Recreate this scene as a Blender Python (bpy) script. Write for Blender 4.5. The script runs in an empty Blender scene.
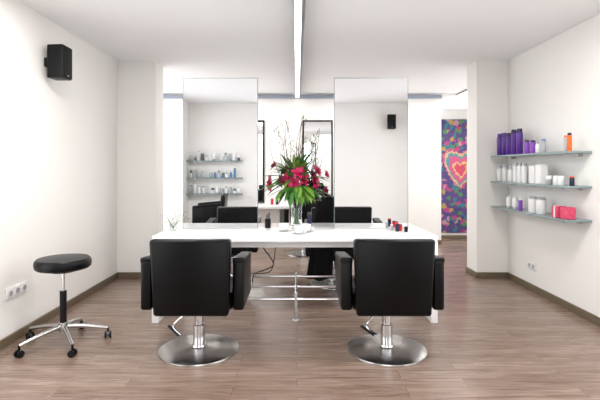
import bpy, bmesh, math, random
from mathutils import Vector, Matrix
random.seed(7)
S=bpy.context.scene
S.view_settings.view_transform='Standard'
S.view_settings.look='None'
H=2.77; CH=1.40
# ---------------- materials ----------------
def mat(name,col,rough=.5,metal=0,emit=None,es=0,trans=0,coat=0,bump=0,bscale=80,var=0,spec=None):
    m=bpy.data.materials.new(name); m.use_nodes=True
    nt=m.node_tree; b=nt.nodes['Principled BSDF']
    b.inputs['Base Color'].default_value=(*col,1); b.inputs['Roughness'].default_value=rough
    b.inputs['Metallic'].default_value=metal
    if spec is not None: b.inputs['Specular IOR Level'].default_value=spec
    if emit: b.inputs['Emission Color'].default_value=(*emit,1); b.inputs['Emission Strength'].default_value=es
    if trans: b.inputs['Transmission Weight'].default_value=trans
    if coat: b.inputs['Coat Weight'].default_value=coat
    if bump or var:
        tc=nt.nodes.new('ShaderNodeTexCoord'); n=nt.nodes.new('ShaderNodeTexNoise'); n.inputs['Scale'].default_value=bscale
        n.inputs['Detail'].default_value=4
        nt.links.new(tc.outputs['Object'],n.inputs['Vector'])
        if bump:
            bp=nt.nodes.new('ShaderNodeBump'); bp.inputs['Strength'].default_value=bump; bp.inputs['Distance'].default_value=.002
            nt.links.new(n.outputs['Fac'],bp.inputs['Height']); nt.links.new(bp.outputs['Normal'],b.inputs['Normal'])
        if var:
            mx=nt.nodes.new('ShaderNodeMix'); mx.data_type='RGBA'
            mx.inputs[6].default_value=(*[c*(1-var) for c in col],1); mx.inputs[7].default_value=(*[min(1,c*(1+var)) for c in col],1)
            nt.links.new(n.outputs['Fac'],mx.inputs[0]); nt.links.new(mx.outputs[2],b.inputs['Base Color'])
    return m
M={}
M['wall']=mat('wall_paint',(.84,.825,.80),.9,bump=.15,bscale=120)
M['ceil']=mat('ceiling_paint',(.90,.905,.92),.9,bump=.1,bscale=100)
M['base']=mat('baseboard_wood',(.14,.105,.065),.5,var=.15,bscale=12)
M['leather']=mat('black_leather',(.002,.002,.0025),.34,bump=.25,bscale=260,spec=.2)
M['fabric']=mat('black_cloth',(.005,.005,.006),.8,spec=.2)
M['plastic']=mat('black_plastic',(.004,.004,.005),.4,spec=.25)
M['chrome']=mat('chrome',(.72,.72,.73),.12,1)
M['brushed']=mat('brushed_steel',(.55,.54,.53),.24,1,bump=.1,bscale=200)
M['lacquer']=mat('white_lacquer',(.90,.90,.90),.22,coat=.3)
M['white']=mat('white_plastic',(.80,.80,.80),.35)
M['mirror']=mat('mirror_silver',(.92,.935,.945),.0,1)
M['edge']=mat('mirror_edge',(.16,.20,.21),.2)
M['glass']=mat('clear_glass',(.95,.98,.98),.02,trans=1)
M['shelf']=mat('shelf_frosted_glass',(.22,.29,.30),.2)
M['purple']=mat('purple_plastic',(.085,.018,.25),.22)
M['violet']=mat('violet_plastic',(.25,.07,.48),.25)
M['navy']=mat('navy_plastic',(.01,.01,.045),.25)
M['orange']=mat('orange_plastic',(.90,.14,.015),.3)
M['pinkbox']=mat('pink_card',(.75,.06,.14),.5,var=.6,bscale=40)
M['silver']=mat('silver_plastic',(.42,.44,.46),.3,.3)
M['blue']=mat('blue_plastic',(.10,.22,.42),.3)
M['red']=mat('red_plastic',(.6,.02,.03),.3)
M['leaf']=mat('leaf_green',(.04,.15,.02),.5,var=.5,bscale=20)
M['leaf2']=mat('leaf_lime',(.14,.30,.035),.5,var=.3,bscale=20)
M['petal']=mat('petal_magenta',(.48,.012,.09),.5,var=.4,bscale=30)
M['petal2']=mat('petal_pink',(.72,.16,.28),.5,var=.25,bscale=30)
M['twig']=mat('twig_bark',(.075,.045,.033),.8)
M['lamp']=mat('lamp_diffuser',(1,1,1),.5,emit=(1,.985,.97),es=6)
M['cove']=mat('cove_strip',(.30,.34,.42),.5)
M['housing']=mat('lamp_housing',(.22,.225,.235),.4,.3)
M['grille']=mat('speaker_grille',(.008,.008,.008),.7,bump=.8,bscale=500,spec=.2)
M['grey']=mat('grey_plastic',(.10,.10,.105),.5)

def floor_mat():
    m=bpy.data.materials.new('wood_planks'); m.use_nodes=True; nt=m.node_tree; L=nt.links; N=nt.nodes
    b=N['Principled BSDF']
    tc=N.new('ShaderNodeTexCoord')
    br=N.new('ShaderNodeTexBrick'); br.inputs['Scale'].default_value=1; br.inputs['Brick Width'].default_value=1.1
    br.inputs['Row Height'].default_value=.125; br.inputs['Mortar Size'].default_value=.0015; br.inputs['Bias'].default_value=0
    br.offset=.37; br.inputs['Color1'].default_value=(.215,.147,.110,1); br.inputs['Color2'].default_value=(.268,.192,.150,1)
    br.inputs['Mortar'].default_value=(.11,.075,.055,1)
    L.new(tc.outputs['Object'],br.inputs['Vector'])
    mp=N.new('ShaderNodeMapping'); mp.inputs['Scale'].default_value=(1.5,20,1); L.new(tc.outputs['Object'],mp.inputs['Vector'])
    vm=N.new('ShaderNodeVectorMath'); vm.operation='MULTIPLY_ADD'; vm.inputs[1].default_value=(60,60,60)
    L.new(br.outputs['Color'],vm.inputs[0]); L.new(mp.outputs['Vector'],vm.inputs[2])
    n=N.new('ShaderNodeTexNoise'); n.inputs['Scale'].default_value=1.6; n.inputs['Detail'].default_value=9; n.inputs['Roughness'].default_value=.68; n.inputs['Distortion'].default_value=1.0
    L.new(vm.outputs['Vector'],n.inputs['Vector'])
    cr=N.new('ShaderNodeValToRGB'); cr.color_ramp.elements[0].position=.34; cr.color_ramp.elements[0].color=(.56,.52,.50,1)
    cr.color_ramp.elements[1].position=.65; cr.color_ramp.elements[1].color=(1.24,1.27,1.31,1)
    L.new(n.outputs['Fac'],cr.inputs['Fac'])
    mx=N.new('ShaderNodeMix'); mx.data_type='RGBA'; mx.blend_type='MULTIPLY'; mx.inputs[0].default_value=1
    L.new(br.outputs['Color'],mx.inputs[6]); L.new(cr.outputs['Color'],mx.inputs[7]); L.new(mx.outputs[2],b.inputs['Base Color'])
    b.inputs['Roughness'].default_value=.25
    bp=N.new('ShaderNodeBump'); bp.inputs['Strength'].default_value=.12; bp.inputs['Distance'].default_value=.002
    L.new(n.outputs['Fac'],bp.inputs['Height']); L.new(bp.outputs['Normal'],b.inputs['Normal'])
    return m
M['floor']=floor_mat()
def poster_mat():
    m=bpy.data.materials.new('poster_print'); m.use_nodes=True; nt=m.node_tree; L=nt.links; N=nt.nodes
    b=N['Principled BSDF']; b.inputs['Roughness'].default_value=.5
    tc=N.new('ShaderNodeTexCoord')
    def vor(s,rnd=1):
        v=N.new('ShaderNodeTexVoronoi'); v.inputs['Scale'].default_value=s; v.inputs['Randomness'].default_value=rnd; L.new(tc.outputs['Object'],v.inputs['Vector']); return v
    def ramp(cols):
        cr=N.new('ShaderNodeValToRGB'); r=cr.color_ramp; r.interpolation='CONSTANT'
        r.elements[0].color=(*cols[0][1],1); r.elements[1].position=cols[1][0]; r.elements[1].color=(*cols[1][1],1)
        for p,c in cols[2:]:
            e=r.elements.new(p); e.color=(*c,1)
        return cr
    v=vor(13); sep=N.new('ShaderNodeSeparateColor'); L.new(v.outputs['Color'],sep.inputs[0])
    r1=ramp([(0,(.05,.035,.15)),(.25,(.36,.03,.15)),(.34,(.02,.14,.18)),(.46,(.04,.03,.14)),(.62,(.34,.22,.06)),(.70,(.08,.03,.16)),(.86,(.42,.20,.26)),(.92,(.05,.18,.07))])
    L.new(sep.outputs[0],r1.inputs['Fac'])
    # heart-like medallion: |x| lifts the outline
    mp=N.new('ShaderNodeMapping'); mp.inputs['Location'].default_value=(-3.22,0,-1.34); mp.inputs['Scale'].default_value=(1,0,1); L.new(tc.outputs['Object'],mp.inputs['Vector'])
    sx=N.new('ShaderNodeSeparateXYZ'); L.new(mp.outputs['Vector'],sx.inputs[0])
    ab=N.new('ShaderNodeMath'); ab.operation='ABSOLUTE'; L.new(sx.outputs['X'],ab.inputs[0])
    hz=N.new('ShaderNodeMath'); hz.operation='MULTIPLY_ADD'; hz.inputs[1].default_value=-.75; L.new(ab.outputs[0],hz.inputs[0]); L.new(sx.outputs['Z'],hz.inputs[2])
    cx=N.new('ShaderNodeCombineXYZ'); L.new(sx.outputs['X'],cx.inputs[0]); L.new(hz.outputs[0],cx.inputs[2])
    ln=N.new('ShaderNodeVectorMath'); ln.operation='LENGTH'; L.new(cx.outputs[0],ln.inputs[0])
    v2=vor(20); a=N.new('ShaderNodeMath'); a.operation='MULTIPLY_ADD'; a.inputs[1].default_value=.07
    L.new(v2.outputs['Distance'],a.inputs[0]); L.new(ln.outputs['Value'],a.inputs[2])
    r2=ramp([(0,(.50,.04,.10)),(.14,(.55,.38,.14)),(.18,(.50,.07,.18)),(.27,(.03,.22,.25)),(.31,(.50,.36,.18)),(.35,(.42,.06,.18)),(.42,(0,0,0))])
    L.new(a.outputs[0],r2.inputs['Fac'])
    lt=N.new('ShaderNodeMath'); lt.operation='LESS_THAN'; lt.inputs[1].default_value=.38; L.new(a.outputs[0],lt.inputs[0])
    mx=N.new('ShaderNodeMix'); mx.data_type='RGBA'; L.new(lt.outputs[0],mx.inputs[0]); L.new(r1.outputs['Color'],mx.inputs[6]); L.new(r2.outputs['Color'],mx.inputs[7])
    L.new(mx.outputs[2],b.inputs['Base Color'])
    return m
M['poster']=poster_mat()

# ---------------- builder ----------------
class B:
    def __init__(s,name): s.name=name; s.bm=bmesh.new(); s.mats=[]
    def mi(s,k):
        if k not in s.mats: s.mats.append(k)
        return s.mats.index(k)
    def add(s,tmp,k,smooth=False,M4=None):
        i=s.mi(k)
        for f in tmp.faces: f.material_index=i; f.smooth=smooth
        if M4: tmp.transform(M4)
        me=bpy.data.meshes.new('t'); tmp.to_mesh(me); tmp.free(); s.bm.from_mesh(me); bpy.data.meshes.remove(me)
    def box(s,k,x0,x1,y0,y1,z0,z1,bev=0,seg=3,fn=None,M4=None):
        t=bmesh.new(); bmesh.ops.create_cube(t,size=1)
        for v in t.verts: v.co=Vector(((x0+x1)/2+v.co.x*(x1-x0),(y0+y1)/2+v.co.y*(y1-y0),(z0+z1)/2+v.co.z*(z1-z0)))
        if bev: bmesh.ops.bevel(t,geom=t.edges[:],offset=bev,segments=seg,profile=.5,affect='EDGES')
        if fn:
            for v in t.verts: v.co=Vector(fn(v.co))
        s.add(t,k,bev>0 and seg>1,M4); return s
    def lathe(s,k,prof,cx,cy,cz=0,n=32,M4=None,caps=True):
        t=bmesh.new(); rings=[]
        for r,z in prof:
            rings.append([t.verts.new((cx+max(r,1e-4)*math.cos(2*math.pi*i/n),cy+max(r,1e-4)*math.sin(2*math.pi*i/n),cz+z)) for i in range(n)])
        for a,b in zip(rings,rings[1:]):
            for i in range(n): t.faces.new((a[i],a[(i+1)%n],b[(i+1)%n],b[i]))
        if caps: t.faces.new(rings[0][::-1]); t.faces.new(rings[-1])
        bmesh.ops.recalc_face_normals(t,faces=t.faces)
        s.add(t,k,True,M4); return s
    def cyl(s,k,r,cx,cy,z0,z1,n=32,bev=.003):
        bev=min(bev,r*.4,(z1-z0)*.4)
        return s.lathe(k,[(r-bev,z0),(r,z0+bev),(r,z1-bev),(r-bev,z1)],cx,cy,0,n)
    def tube(s,k,pts,r,n=10,r2=None,sm=True):
        pts=[Vector(p) for p in pts]
        if sm and len(pts)>2:
            q=[]
            P=[pts[0]]+pts+[pts[-1]]
            for i in range(1,len(P)-2):
                for j in range(6):
                    u=j/6; a,b,c,d=P[i-1],P[i],P[i+1],P[i+2]
                    q.append(.5*((2*b)+(c-a)*u+(2*a-5*b+4*c-d)*u*u+(-a+3*b-3*c+d)*u**3))
            q.append(pts[-1]); pts=q
        t=bmesh.new(); rings=[]; up=Vector((0,0,1)); prev=None
        for i,p in enumerate(pts):
            d=(pts[min(i+1,len(pts)-1)]-pts[max(i-1,0)]).normalized()
            if prev is None:
                a=d.cross(up); 
                if a.length<.05: a=d.cross(Vector((1,0,0)))
            else: a=prev-d*prev.dot(d)
            a.normalize(); prev=a; b=d.cross(a)
            rr=r if r2 is None else r+(r2-r)*i/(len(pts)-1)
            rings.append([t.verts.new(p+a*rr*math.cos(2*math.pi*j/n)+b*rr*math.sin(2*math.pi*j/n)) for j in range(n)])
        for a,b in zip(rings,rings[1:]):
            for i in range(n): t.faces.new((a[i],a[(i+1)%n],b[(i+1)%n],b[i]))
        t.faces.new(rings[0][::-1]); t.faces.new(rings[-1])
        bmesh.ops.recalc_face_normals(t,faces=t.faces)
        s.add(t,k,True); return s
    def done(s,loc=(0,0,0),rz=0,parent=None,name=None):
        me=bpy.data.meshes.new(s.name)
        for k in s.mats: me.materials.append(M[k])
        s.bm.to_mesh(me); s.bm.free()
        try: me.set_sharp_from_angle(angle=math.radians(40))
        except Exception: pass
        o=bpy.data.objects.new(name or s.name,me); bpy.context.collection.objects.link(o)
        o.location=loc; o.rotation_euler=(0,0,rz)
        if parent: o.parent=parent
        return o
def empty(name,loc=(0,0,0),rz=0):
    e=bpy.data.objects.new(name,None); bpy.context.collection.objects.link(e); e.location=loc; e.rotation_euler=(0,0,rz); e.empty_display_size=.2
    return e
def part(parent,name,fn):
    b=B(name); fn(b); return b.done(parent=parent)

# ---------------- room shell ----------------
XL,XR=-2.29,2.69; YB=-.40; YW=5.73; YW2=6.06; YK=8.3; YC=8.9
BXL,BXR=-3.0,4.0
B('floor').box('floor',-3.2,4.3,-.6,9.2,-.1,0).done()
B('ceiling').box('ceil',-3.2,4.3,-.6,9.2,H,H+.1).done()
w=B('wall_left'); wy0,wy1,wz0,wz1=.3,3.25,.15,2.5  # opening out of view, added to let daylight in
w.box('wall',XL-.2,XL,YB-.2,wy0,0,H).box('wall',XL-.2,XL,wy1,YW2,0,H).box('wall',XL-.2,XL,wy0,wy1,0,wz0).box('wall',XL-.2,XL,wy0,wy1,wz1,H).done()
w=B('wall_right')  # same added daylight opening as the left wall
w.box('wall',XR,XR+.2,YB-.2,wy0,0,H).box('wall',XR,XR+.2,wy1,YW2,0,H).box('wall',XR,XR+.2,wy0,wy1,0,wz0).box('wall',XR,XR+.2,wy0,wy1,wz1,H).done()
for i,x in enumerate((XL-.12,XR+.06)):  # frames of the unseen side openings added for daylight
    f=B('added_window_%d'%(i+1))
    f.box('white',x,x+.06,wy0,wy1,wz0,wz0+.06).box('white',x,x+.06,wy0,wy1,wz1-.06,wz1)
    for y in (wy0,(wy0+wy1)/2-.03,wy1-.06): f.box('white',x,x+.06,y,y+.06,wz0+.06,wz1-.06)
    f.done()
w=B('wall_rear'); w.box('wall',XL,-.7,YB-.2,YB,0,H).box('wall',.7,XR,YB-.2,YB,0,H).box('wall',-.7,.7,YB-.2,YB,2.35,H).done()
OL,OR=-1.80,2.29
B('wall_partition_left').box('wall',XL,OL,YW,YW2,0,H).done()
B('wall_partition_right').box('wall',OR,XR,YW,YW2,0,H).done()
w=B('wall_back'); w.box('wall',BXL,2.66,YK,YK+.12,0,H).box('wall',2.66,BXR,YK,YK+.12,2.50,H).done()
w=B('wall_back_left'); 
w.box('wall',BXL-.1,BXL,YW2,6.15,0,H).box('wall',BXL-.1,BXL,8.2,YK+.12,0,H).box('wall',BXL-.1,BXL,6.15,8.2,0,.2).box('wall',BXL-.1,BXL,6.15,8.2,2.5,H).done()  # hidden opening added to brighten the back room
B('wall_back_left_return').box('wall',BXL-.1,XL-.2,YW2-.1,YW2,0,H).done()
B('wall_back_right_return').box('wall',XR+.2,BXR+.1,YW2-.1,YW2,0,H).done()
w=B('wall_back_right')
w.box('wall',BXR,BXR+.1,YW2,6.4,0,H).box('wall',BXR,BXR+.1,7.8,YC,0,H).box('wall',BXR,BXR+.1,6.4,7.8,0,.2).box('wall',BXR,BXR+.1,6.4,7.8,2.5,H).done()  # opening added here too, for more back room daylight
B('wall_corridor').box('wall',2.4,BXR+.1,YC,YC+.1,0,H).done()
B('trim_cove').box('cove',BXL,2.66,YK-.05,YK,H-.09,H-.03,.005,1).done()
def bb(n,x0,x1,y0,y1): B(n).box('base',x0,x1,y0,y1,0,.075,.004,1).done()
t=.018
bb('baseboard_left',XL,XL+t,YB,YW); bb('baseboard_right',XR-t,XR,YB,YW)
bb('baseboard_partition_left',XL+t,OL,YW-t,YW); bb('baseboard_partition_right',OR,XR-t,YW-t,YW)
bb('baseboard_opening_right',OR-t,OR,YW-t,YW2); bb('baseboard_opening_left',OL,OL+t,YW-t,YW2)
bb('baseboard_back',BXL,2.66,YK-t,YK); bb('baseboard_corridor',2.66,BXR,YC-t,YC)
bb('baseboard_rear_left',XL+t,-.7,YB,YB+t); bb('baseboard_rear_right',.7,XR-t,YB,YB+t)
B('wall_poster').box('poster',2.84,3.95,YC-.03,YC,.12,2.36,.004,1).done()

# ---------------- lamps ----------------
l=B('linear_ceiling_lamp')
l.box('lamp',-.020,.036,.8,8.2,H-.085,H-.02,.004,1).box('housing',.037,.066,.8,8.2,H-.09,H,.003,1).box('housing',-.020,.036,.8,8.2,H-.02,H).box('housing',-.026,-.0205,.8,8.2,H-.09,H).done()
FILL_PANELS=[(-1.4,2.9),(1.5,2.9),(-1.30,7.45),(1.30,7.45),(3.3,8.0)]  # added fill lights, kept out of view: salon, back room, corridor
def area(n,loc,rot,sx,sy,e,c=(1,1,1),parent=None):
    d=bpy.data.lights.new(n,'AREA'); d.shape='RECTANGLE'; d.size=sx; d.size_y=sy; d.energy=e; d.color=c
    o=bpy.data.objects.new(n,d); bpy.context.collection.objects.link(o); o.location=loc; o.rotation_euler=rot
    if parent: o.parent=parent
for i,(x,y) in enumerate(FILL_PANELS):
    e=empty('ceiling_fill_panel')  # added fixture, only there to brighten the room
    hx,hy=(.45,.35) if i<2 else (.36,.30)
    part(e,'fill_panel',lambda p:p.box('housing',x-hx,x+hx,y-hy,y+hy,H-.03,H,.004,1).box('lamp',x-hx+.03,x+hx-.03,y-hy+.03,y+hy-.03,H-.034,H-.03))
    area('fill_panel_lamp',(x,y,H-.04),(0,0,0),.7,.5,(36,36,30,30,12)[i],(1,.97,.93),e)

# ---------------- table ----------------
TH=.786; TX0,TX1=-1.31,1.27; TY0,TY1=4.06,5.04
tb=empty('styling_table')
part(tb,'tabletop',lambda b:b.box('lacquer',TX0,TX1,TY0,TY1,TH-.055,TH,.004,2))
part(tb,'apron',lambda b:b.box('lacquer',TX0+.06,TX1-.06,TY0+.16,TY1-.16,TH-.13,TH-.0555))
part(tb,'leg_1',lambda b:b.box('lacquer',TX0,TX0+.06,TY0,TY1,0,TH-.0555,.003,2))
part(tb,'leg_2',lambda b:b.box('lacquer',TX1-.06,TX1,TY0,TY1,0,TH-.0555,.003,2))
def foot(b):
    for y in (4.12,4.55,4.98): b.tube('chrome',[(TX0+.06,y,.20),(TX1-.06,y,.20)],.014,12,sm=False)
    b.tube('chrome',[(-.01,4.12,.20),(-.01,4.98,.20)],.014,12,sm=False)
    for y in (4.12,4.98):
        b.tube('chrome',[(-.01,y,.0),(-.01,y,.26)],.016,12,sm=False); b.cyl('chrome',.035,-.01,y,0,.012)
part(tb,'foot_rail',foot)
def cab(b):
    b.tube('plastic',[(-.32,4.2,.66),(-.22,4.22,.50),(-.33,4.3,.42),(-.42,4.4,.36),(-.45,4.5,.22)],.005,8)
    b.tube('plastic',[(-.20,4.2,.66),(-.24,4.25,.44),(-.36,4.35,.38),(-.5,4.5,.34),(-.6,4.5,.205)],.004,8)
part(tb,'power_cables',cab)
for (a,b_) in ((-1.153,-.394),(.374,1.122)):
    m=B('standing_mirror')
    m.box('edge',a,b_,4.542,4.558,TH,2.31)
    m.box('mirror',a+.005,b_-.005,4.541,4.5419,TH+.002,2.304).box('mirror',a+.005,b_-.005,4.5581,4.559,TH+.002,2.304)
    m.done()

# ---------------- chairs ----------------
def chair(x,y,rz=0,gown=False,name='styling_chair'):
    e=empty(name,(x,y,0),rz)
    part(e,'base',lambda b:b.lathe('brushed',[(.302,0),(.305,.004),(.303,.012),(.27,.020),(.12,.030),(.06,.036),(.055,.05),(.001,.05)],0,0,n=64))
    def col(b):
        b.cyl('chrome',.045,0,0,.045,.20); b.cyl('chrome',.034,0,0,.20,.34); b.lathe('plastic',[(.06,.28),(.09,.33),(.001,.33)],0,0)
        b.box('plastic',-.2,.2,-.17,.2,.33,.36,.006,2)
    part(e,'column',col)
    def back(b):
        def f(c):
            k=(c.z-.345)/.55
            return (c.x*(.93+.07*min(1,k*1.4)), c.y-.03*k+ -.02*(1-(c.x/.285)**2)*(1 if c.y<-.24 else 0.6), c.z)
        b.box('leather',-.287,.287,-.285,-.20,.345,.895,.022,4,fn=f)
    part(e,'backrest',back)
    part(e,'seat',lambda b:b.box('leather',-.285,.285,-.20,.29,.36,.49,.03,4))
    for i,s in enumerate((-1,1)):
        def arm(b):
            def f(c):
                k=(c.y+.24)/.52
                return (c.x,c.y,c.z-(.05*k*k if c.z>.5 else 0))
            a,c=sorted((s*.291,s*.372))
            b.box('leather',a,c,-.24,.28,.375,.73,.02,4,fn=f)
            b.box('leather',a-.004,c+.004,-.235,.275,.71,.755,.014,4,fn=f)
        part(e,'armrest_%d'%(i+1),arm)
    def lev(b):
        b.tube('chrome',[(-.03,-.02,.32),(-.10,-.06,.29),(-.17,-.10,.22),(-.10,-.15,.17)],.007,8)
        b.tube('plastic',[(-.21,-.09,.215),(-.12,-.15,.165)],.010,8,sm=False)
        if not gown: b.tube('chrome',[(-.1,.15,.35),(-.12,.36,.28),(-.12,.44,.16),(0,.45,.15),(.12,.44,.16),(.12,.36,.28),(.1,.15,.35)],.011,10)
    part(e,'lever_and_footrest',lev)
    if gown:
        def cloth(b,cx,cy,wx,wy,z0,z1,folds=7,amp=.12,shear=0):
            t=bmesh.new(); n=40; rows=[]
            for j in range(14):
                u=j/13; z=z1+(z0-z1)*u; sw=.55+.45*min(1,u*3)+.15*u; ring=[]
                for i in range(n):
                    a=2*math.pi*i/n; w2=1+amp*math.sin(a*folds+u*2)*(.3+u)
                    ring.append(t.verts.new((cx+shear*u+wx*sw*math.cos(a)*w2,cy+wy*sw*math.sin(a)*w2,z+.02*math.sin(a*3)*u)))
                rows.append(ring)
            for a,c in zip(rows,rows[1:]):
                for i in range(n): t.faces.new((a[i],a[(i+1)%n],c[(i+1)%n],c[i]))
            t.faces.new(rows[0][::-1]); bmesh.ops.recalc_face_normals(t,faces=t.faces)
            b.add(t,'fabric',True)
        def g(b):
            cloth(b,0,-.27,.27,.10,.30,1.04)
            cloth(b,.17,.30,.12,.06,.14,.62,5,.15,.03)
            b.box('fabric',-.05,.27,-.15,.32,.47,.56,.03,4)
        part(e,'draped_gown',g)
    return e
chair(-.755,3.47); chair(.69,3.47)
chair(.47,5.46,math.radians(180),gown=True)
chair(-.85,5.72,math.radians(180))
chair(-1.66,.50,math.radians(86))

# ---------------- stool ----------------
st=empty('rolling_stool',(-1.87,3.60,0))
def seat(b):
    b.lathe('leather',[(.001,.60),(.19,.60),(.205,.612),(.210,.64),(.206,.665),(.192,.68),(.10,.687),(.001,.689)],0,0,n=48)
    b.cyl('plastic',.10,0,0,.575,.60)
part(st,'seat',seat)
def col(b):
    b.cyl('chrome',.014,0,0,.40,.58); b.cyl('plastic',.026,0,0,.14,.42); b.cyl('brushed',.036,0,0,.10,.17)
part(st,'column',col)
def legs(b):
    for i in range(5):
        a=math.radians(72*i+20); c,s=math.cos(a),math.sin(a)
        b.tube('brushed',[(c*.02,s*.02,.135),(c*.16,s*.16,.12),(c*.33,s*.33,.085)],.020,10,.013)
        b.cyl('plastic',.009,c*.33,s*.33,.05,.09,12)
        R=Matrix.Translation((c*.33,s*.33,.027))@Matrix.Rotation(a+.6*i,4,'Z')@Matrix.Rotation(math.pi/2,4,'Y')
        for o in (-.018,.018):
            b.lathe('plastic',[(.015,-.008),(.025,-.008),(.027,-.004),(.027,.004),(.025,.008),(.015,.008)],0,0,o,20,M4=R)
        b.lathe('grey',[(.010,-.012),(.012,.012)],0,0,0,12,M4=R)
part(st,'base',legs)

# ---------------- speakers ----------------
def speaker(loc,rz):
    e=empty('wall_speaker',loc,rz)
    def body(b):
        def f(c): return (c.x*(1-.12*(c.y<.1)),c.y,c.z)
        b.box('plastic',-.085,.085,.05,.20,-.15,.15,.012,3,fn=f)
        b.box('grille',-.075,.075,.198,.206,-.14,.14,.004,2)
        b.box('plastic',-.03,.03,0,.06,-.04,.04,.004,1)
        b.box('silver',-.012,.012,.205,.208,-.125,-.117)
    part(e,'body',body); return e
speaker((XL,4.10,2.36),math.radians(-90))
speaker((1.96,YB,2.36),0)

# ---------------- bottles ----------------
def bottle(b,k,x,y,z,r,h,cap=None,style=0):
    if style==0:
        b.lathe(k,[(r*.9,0),(r,.004),(r,h*.72),(r*.55,h*.80),(r*.45,h*.82)],x,y,z,20)
        b.lathe(cap or k,[(r*.5,h*.82),(r*.5,h),(r*.42,h)],x,y,z,16)
    elif style==1:
        b.lathe(k,[(r*.92,0),(r,.005),(r,h*.84),(r*.8,h*.86)],x,y,z,20); b.lathe(cap or k,[(r*.86,h*.865),(r*.86,h*.97),(r*.7,h)],x,y,z,20)
    elif style==2:
        b.lathe(k,[(r*.9,0),(r,.004),(r,h*.6)],x,y,z,24); b.lathe(cap or k,[(r*1.03,h*.6),(r*1.03,h*.97),(r*.95,h)],x,y,z,24)
    elif style==3:
        b.lathe(cap or k,[(r*.7,0),(r*.7,h*.15)],x,y,z,16); b.lathe(k,[(r*.8,h*.15),(r,h*.3),(r*.9,h*.85),(r*.3,h)],x,y,z,16)
def shelfgroup(name,wallx0,wallx1,axis,pos,zs,depth=.22):
    e=empty(name)
    for i,z in enumerate(zs):
        def f(b):
            if axis=='x':
                b.box('shelf',wallx0,wallx1,pos,pos+depth,z-.02,z,.003,1)
                for x in (wallx0+.15,wallx1-.15): b.box('brushed',x-.015,x+.015,pos,pos+.05,z-.045,z-.02)
            else:
                b.box('shelf',pos-depth,pos,wallx0,wallx1,z-.02,z,.003,1)
                for x in (wallx0+.15,wallx1-.15): b.box('brushed',pos-.05,pos,x-.015,x+.015,z-.045,z-.02)
        part(e,'shelf_board_%d'%(i+1),f)
    return e
ZS=(1.555,1.235,.925)
shelfgroup('wall_shelf',4.10,5.68,'y',XR,ZS,.25)
xs=XR-.17
def yat(px,x=None): return (x or xs)*450/(px-297)
b=B('hair_product_bottles')
z=ZS[0]+.001
for px in (500,504.5): bottle(b,'purple',xs,yat(px),z,.034,.27,style=1)
for px in (509,514,519.5): bottle(b,'purple',xs,yat(px),z,.036,.29 if px>510 else .26,cap='navy',style=1)
for px,h in ((527,.15),(533,.14)): bottle(b,'violet',xs,yat(px),z,.028,h,cap='navy',style=1)
bottle(b,'white',xs,yat(538),z,.025,.12,cap='silver',style=0)
bottle(b,'silver',xs,yat(543.5),z,.024,.14,cap='blue',style=1)
bottle(b,'silver',xs,yat(566),z,.020,.15,cap='orange',style=1)
bottle(b,'orange',xs,yat(569.5),z,.020,.17,cap='navy',style=1)
z=ZS[1]+.001
for px,h in ((500,.2),(505,.21),(510.5,.19)): bottle(b,'white',xs,yat(px),z,.032,h,cap='silver',style=0)
for px in (515.5,520,524.5): bottle(b,'white',xs,yat(px),z,.030,.22,cap='silver',style=1)
for px,h in ((535,.19),(541.5,.2)): b.box('white',xs-.04,xs+.04,yat(px)-.05,yat(px)+.05,z,z+h,.004,1)
for px in (549,556,561): bottle(b,'silver' if px<556 else 'white',xs,yat(px),z,.026,.09,cap='white',style=2)
bottle(b,'navy',xs,yat(572),z,.020,.09,cap='orange',style=1)
z=ZS[2]+.001
for px in (509,515): bottle(b,'white',xs,yat(px),z,.030,.14,cap='silver',style=3)
bottle(b,'violet',xs,yat(520.5),z,.022,.13,cap='white',style=1)
for px in (533,541): bottle(b,'white',xs,yat(px),z,.048,.17,cap='silver',style=1)
b.done()
g=B('gift_box'); 
for i,px in enumerate((559,568)): g.box('pinkbox',xs-.045,xs+.045,yat(px)-.05,yat(px)+.05,z,z+.11,.004,1)
g.box('white',xs-.047,xs+.047,yat(559)-.01,yat(559)+.01,z-.0005,z+.112); g.done()
ZR=(1.555,1.20,.87)
shelfgroup('wall_shelf',-2.28,-1.14,'x',YB,ZR)
b=B('hair_product_bottles')
for zi,z in enumerate(ZR):
    x=-2.2
    while x<-1.2:
        k=random.choice(['white','white','silver','silver','blue' if zi==1 else 'grey'])
        r=random.uniform(.022,.036)
        if random.random()<.85: bottle(b,k,x,YB+.12,z+.001,r,random.uniform(.09,.2) if zi else random.choice((.1,.16,.2)),cap=random.choice(['silver','white','grey']),style=random.choice((0,1,1,2,3)))
        x+=r*2+random.uniform(.012,.04)
b.done()

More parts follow.
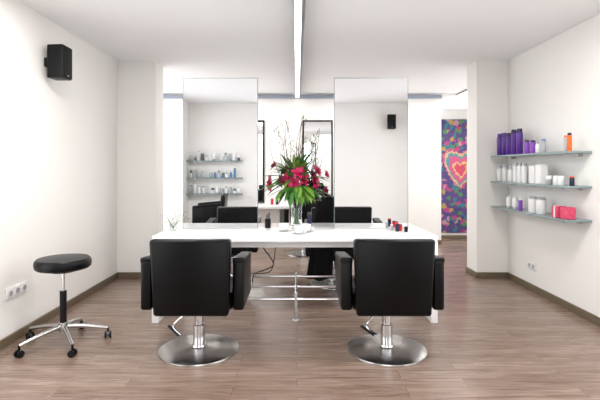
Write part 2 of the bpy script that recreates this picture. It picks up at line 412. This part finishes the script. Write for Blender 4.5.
# ---------------- vase & bouquet ----------------
vx,vy=-.005,4.72
fv=empty('flower_vase',(vx,vy,TH+.001))
part(fv,'vase',lambda b:b.lathe('glass',[(.055,0),(.062,.01),(.058,.12),(.068,.25),(.078,.31),(.074,.31),(.064,.25),(.054,.12),(.056,.02),(.001,.018)],0,0,n=32,caps=False))
def stems(b):
    for i in range(12):
        a=i*.52; b.tube('leaf',[(.03*math.cos(a+2),.03*math.sin(a+2),.03),(.01*math.cos(a),.01*math.sin(a),.22),(.1*math.cos(a),.1*math.sin(a),.44)],.005,6)
part(fv,'stems',stems)
def petalface(b,k,base,dirv,up,L,W,curl=.3):
    dirv=dirv.normalized(); side=dirv.cross(up); 
    if side.length<.01: side=Vector((1,0,0))
    side.normalize(); nrm=side.cross(dirv)
    t=bmesh.new(); rows=[]
    for j in range(6):
        u=j/5; w=W*math.sin(math.pi*(.08+.9*u))**.8*.5
        c=base+dirv*L*u+nrm*(-curl*L*u*u)
        rows.append([t.verts.new(c+side*w*q+nrm*(.15*w*abs(q))) for q in (-1,0,1)])
    for a,c in zip(rows,rows[1:]):
        for i in range(2): t.faces.new((a[i],a[i+1],c[i+1],c[i]))
    b.add(t,k,True)
def bouquet(b):
    c0=Vector((0,0,.46))
    for i in range(150):
        a=random.uniform(0,2*math.pi); el=random.uniform(-.5,1.2)
        d=Vector((math.cos(a)*math.cos(el),math.sin(a)*math.cos(el)*.7,math.sin(el)))
        petalface(b,random.choice(['leaf','leaf','leaf2']),c0+d*random.uniform(.05,.20),d,Vector((0,0,1)),random.uniform(.14,.26),random.uniform(.04,.085),random.uniform(.1,.6))
    for i in range(20):
        a=i*2.4; el=-.3+1.15*((i*7)%20)/20
        d=Vector((math.cos(a)*math.cos(el)*1.3,math.sin(a)*math.cos(el)*.75,math.sin(el)))
        c=c0+d*random.uniform(.15,.25); k=random.choice(['petal','petal','petal2'])
        u=d.orthogonal().normalized(); v=d.cross(u)
        for ring,(n,sp,L) in enumerate(((6,.9,.08),(5,.5,.06))):
            for j in range(n):
                th=2*math.pi*j/n+ring*.5
                dd=(u*math.cos(th)+v*math.sin(th))*sp+d*(.45+.3*ring)
                petalface(b,k,c,dd,d,L,.055,.35)
part(fv,'flowers',bouquet)
def twigs(b):
    for i in range(20):
        a=random.uniform(0,2*math.pi); r=random.uniform(.05,.30); h=random.uniform(.78,1.14)
        p0=Vector((.02*math.cos(a),.02*math.sin(a),.2)); p3=Vector((r*math.cos(a),r*.7*math.sin(a),h))
        m1=p0.lerp(p3,.35)+Vector((random.uniform(-.04,.04),random.uniform(-.03,.03),0)); m2=p0.lerp(p3,.7)+Vector((random.uniform(-.06,.06),random.uniform(-.03,.03),0))
        b.tube('twig',[p0,m1,m2,p3],.0045,5,.0018)
        for j in range(4):
            s=m1.lerp(p3,random.uniform(.1,.9)); e_=s+Vector((random.uniform(-.09,.09),random.uniform(-.05,.05),random.uniform(.03,.14)))
            b.tube('twig',[s,s.lerp(e_,.5)+Vector((.01,0,.01)),e_],.0026,4,.0013)
            if j<2: petalface(b,'leaf2',e_,Vector((random.uniform(-1,1),random.uniform(-1,1),.5)),Vector((0,0,1)),.045,.02)
part(fv,'twigs',twigs)

# ---------------- small table items ----------------
T1=TH+.001
def cup(x,y,s=1):
    c=B('coffee_cup'); c.lathe('white',[(.018*s,.004),(.030*s,.02),(.036*s,.055*s),(.033*s,.055*s),(.026*s,.02),(.001,.012)],x,y,T1,24,caps=False)
    c.lathe('white',[(.02,0),(.045*s,.008),(.06*s,.012),(.03,.006),(.001,.005)],x,y,T1,24,caps=False)
    c.tube('white',[(x+.033*s,y,T1+.045),(x+.055*s,y,T1+.04),(x+.05*s,y,T1+.022),(x+.028*s,y,T1+.02)],.004,6); c.done()
cup(-.13,4.40,1.3); cup(.09,4.34,1.3); cup(.02,4.20,1.2)
b=B('nail_polish_bottles'); bottle(b,'navy',.97,4.36,T1,.018,.085,cap='red',style=1); bottle(b,'red',1.01,4.40,T1,.020,.065,cap='navy',style=1); bottle(b,'plastic',1.05,4.33,T1,.018,.05,style=2); bottle(b,'silver',.93,4.42,T1,.014,.06,cap='white',style=1); b.done()
b=B('hair_spray_can'); bottle(b,'navy',.13,4.72,T1,.024,.15,cap='grey',style=1); b.done()
e=empty('potted_sprig')
def pot(g):
    x,y=-1.22,4.44
    g.lathe('glass',[(.028,0),(.032,.003),(.038,.08),(.036,.08),(.028,.008),(.001,.008)],x,y,T1,24,caps=False)
    for i in range(9):
        a=i*.7; p=Vector((x+.07*math.cos(a),y+.05*math.sin(a),T1+.10+.03*(i%3)))
        g.tube('leaf',[(x,y,T1+.01),((x+p.x)/2,(y+p.y)/2,T1+.07),p],.002,5)
        petalface(g,'leaf',p-Vector((0,0,.01)),Vector((math.cos(a),math.sin(a),.2)),Vector((0,0,1)),.055,.022)
part(e,'sprig_and_glass',pot)
b=B('comb_holder'); b.lathe('plastic',[(.03,0),(.032,.09),(.029,.09),(.027,.01),(.001,.01)],-.30,4.62,T1,20,caps=False)
for i in range(4): b.box('plastic',-.318+.011*i,-.312+.011*i,4.61,4.625,T1+.012,T1+.13+.01*i)
b.done()

# ---------------- outlets ----------------
o=B('wall_outlet')
for y in (3.58,3.67,3.76): 
    o.box('white',XL,XL+.012,y-.043,y+.043,.36,.446,.004,2); 
    o.lathe('silver',[(.022,0),(.022,.004),(.001,.002)],0,0,0,20,M4=Matrix.Translation((XL+.012,y,.403))@Matrix.Rotation(math.pi/2,4,'Y'))
o.done()
o=B('wall_outlet')
for y in (5.10,5.19): 
    o.box('white',XR-.012,XR,y-.043,y+.043,.24,.326,.004,2)
    o.lathe('silver',[(.022,0),(.022,.004),(.001,.002)],0,0,0,20,M4=Matrix.Translation((XR-.012,y,.283))@Matrix.Rotation(-math.pi/2,4,'Y'))
o.done()

# ---------------- back room furnishings ----------------
for a,c in ((.10,.66),(-1.0,-.60)):
    m=B('framed_wall_mirror'); 
    m.box('plastic',a,a+.03,YK-.03,YK,.76,2.28).box('plastic',c-.03,c,YK-.03,YK,.76,2.28).box('plastic',a+.03,c-.03,YK-.03,YK,2.25,2.28).box('plastic',a+.03,c-.03,YK-.03,YK,.76,.79)
    m.box('mirror',a+.03,c-.03,YK-.015,YK,.79,2.25); m.done()
co=B('wall_console'); co.box('lacquer',-1.2,1.0,YK-.35,YK-.001,.68,.74,.004,2)
for x in (-1.15,.9): co.box('lacquer',x,x+.05,YK-.33,YK-.02,0,.68)
co.done()
b=B('lotion_bottles')
for x,k,h in ((-.45,'red',.12),(-.36,'navy',.16),(-.1,'violet',.1),(.0,'white',.14),(.3,'orange',.09),(.42,'navy',.15),(-.22,'white',.1)): bottle(b,k,x,YK-.18,.741,.028,h,cap='silver',style=1)
b.done()
chair(.12,7.35,math.radians(10))

W=bpy.data.worlds.new('World'); S.world=W; W.use_nodes=True
bg=W.node_tree.nodes['Background']; bg.inputs[0].default_value=(.97,.98,1,1); bg.inputs[1].default_value=3.6

cam=bpy.data.cameras.new('Camera'); co=bpy.data.objects.new('Camera',cam); bpy.context.collection.objects.link(co)
co.location=(0,0,CH); co.rotation_euler=(math.pi/2,0,0); cam.sensor_width=36; cam.lens=27; cam.shift_x=.005; cam.shift_y=-.0533; cam.clip_start=.02
S.camera=co
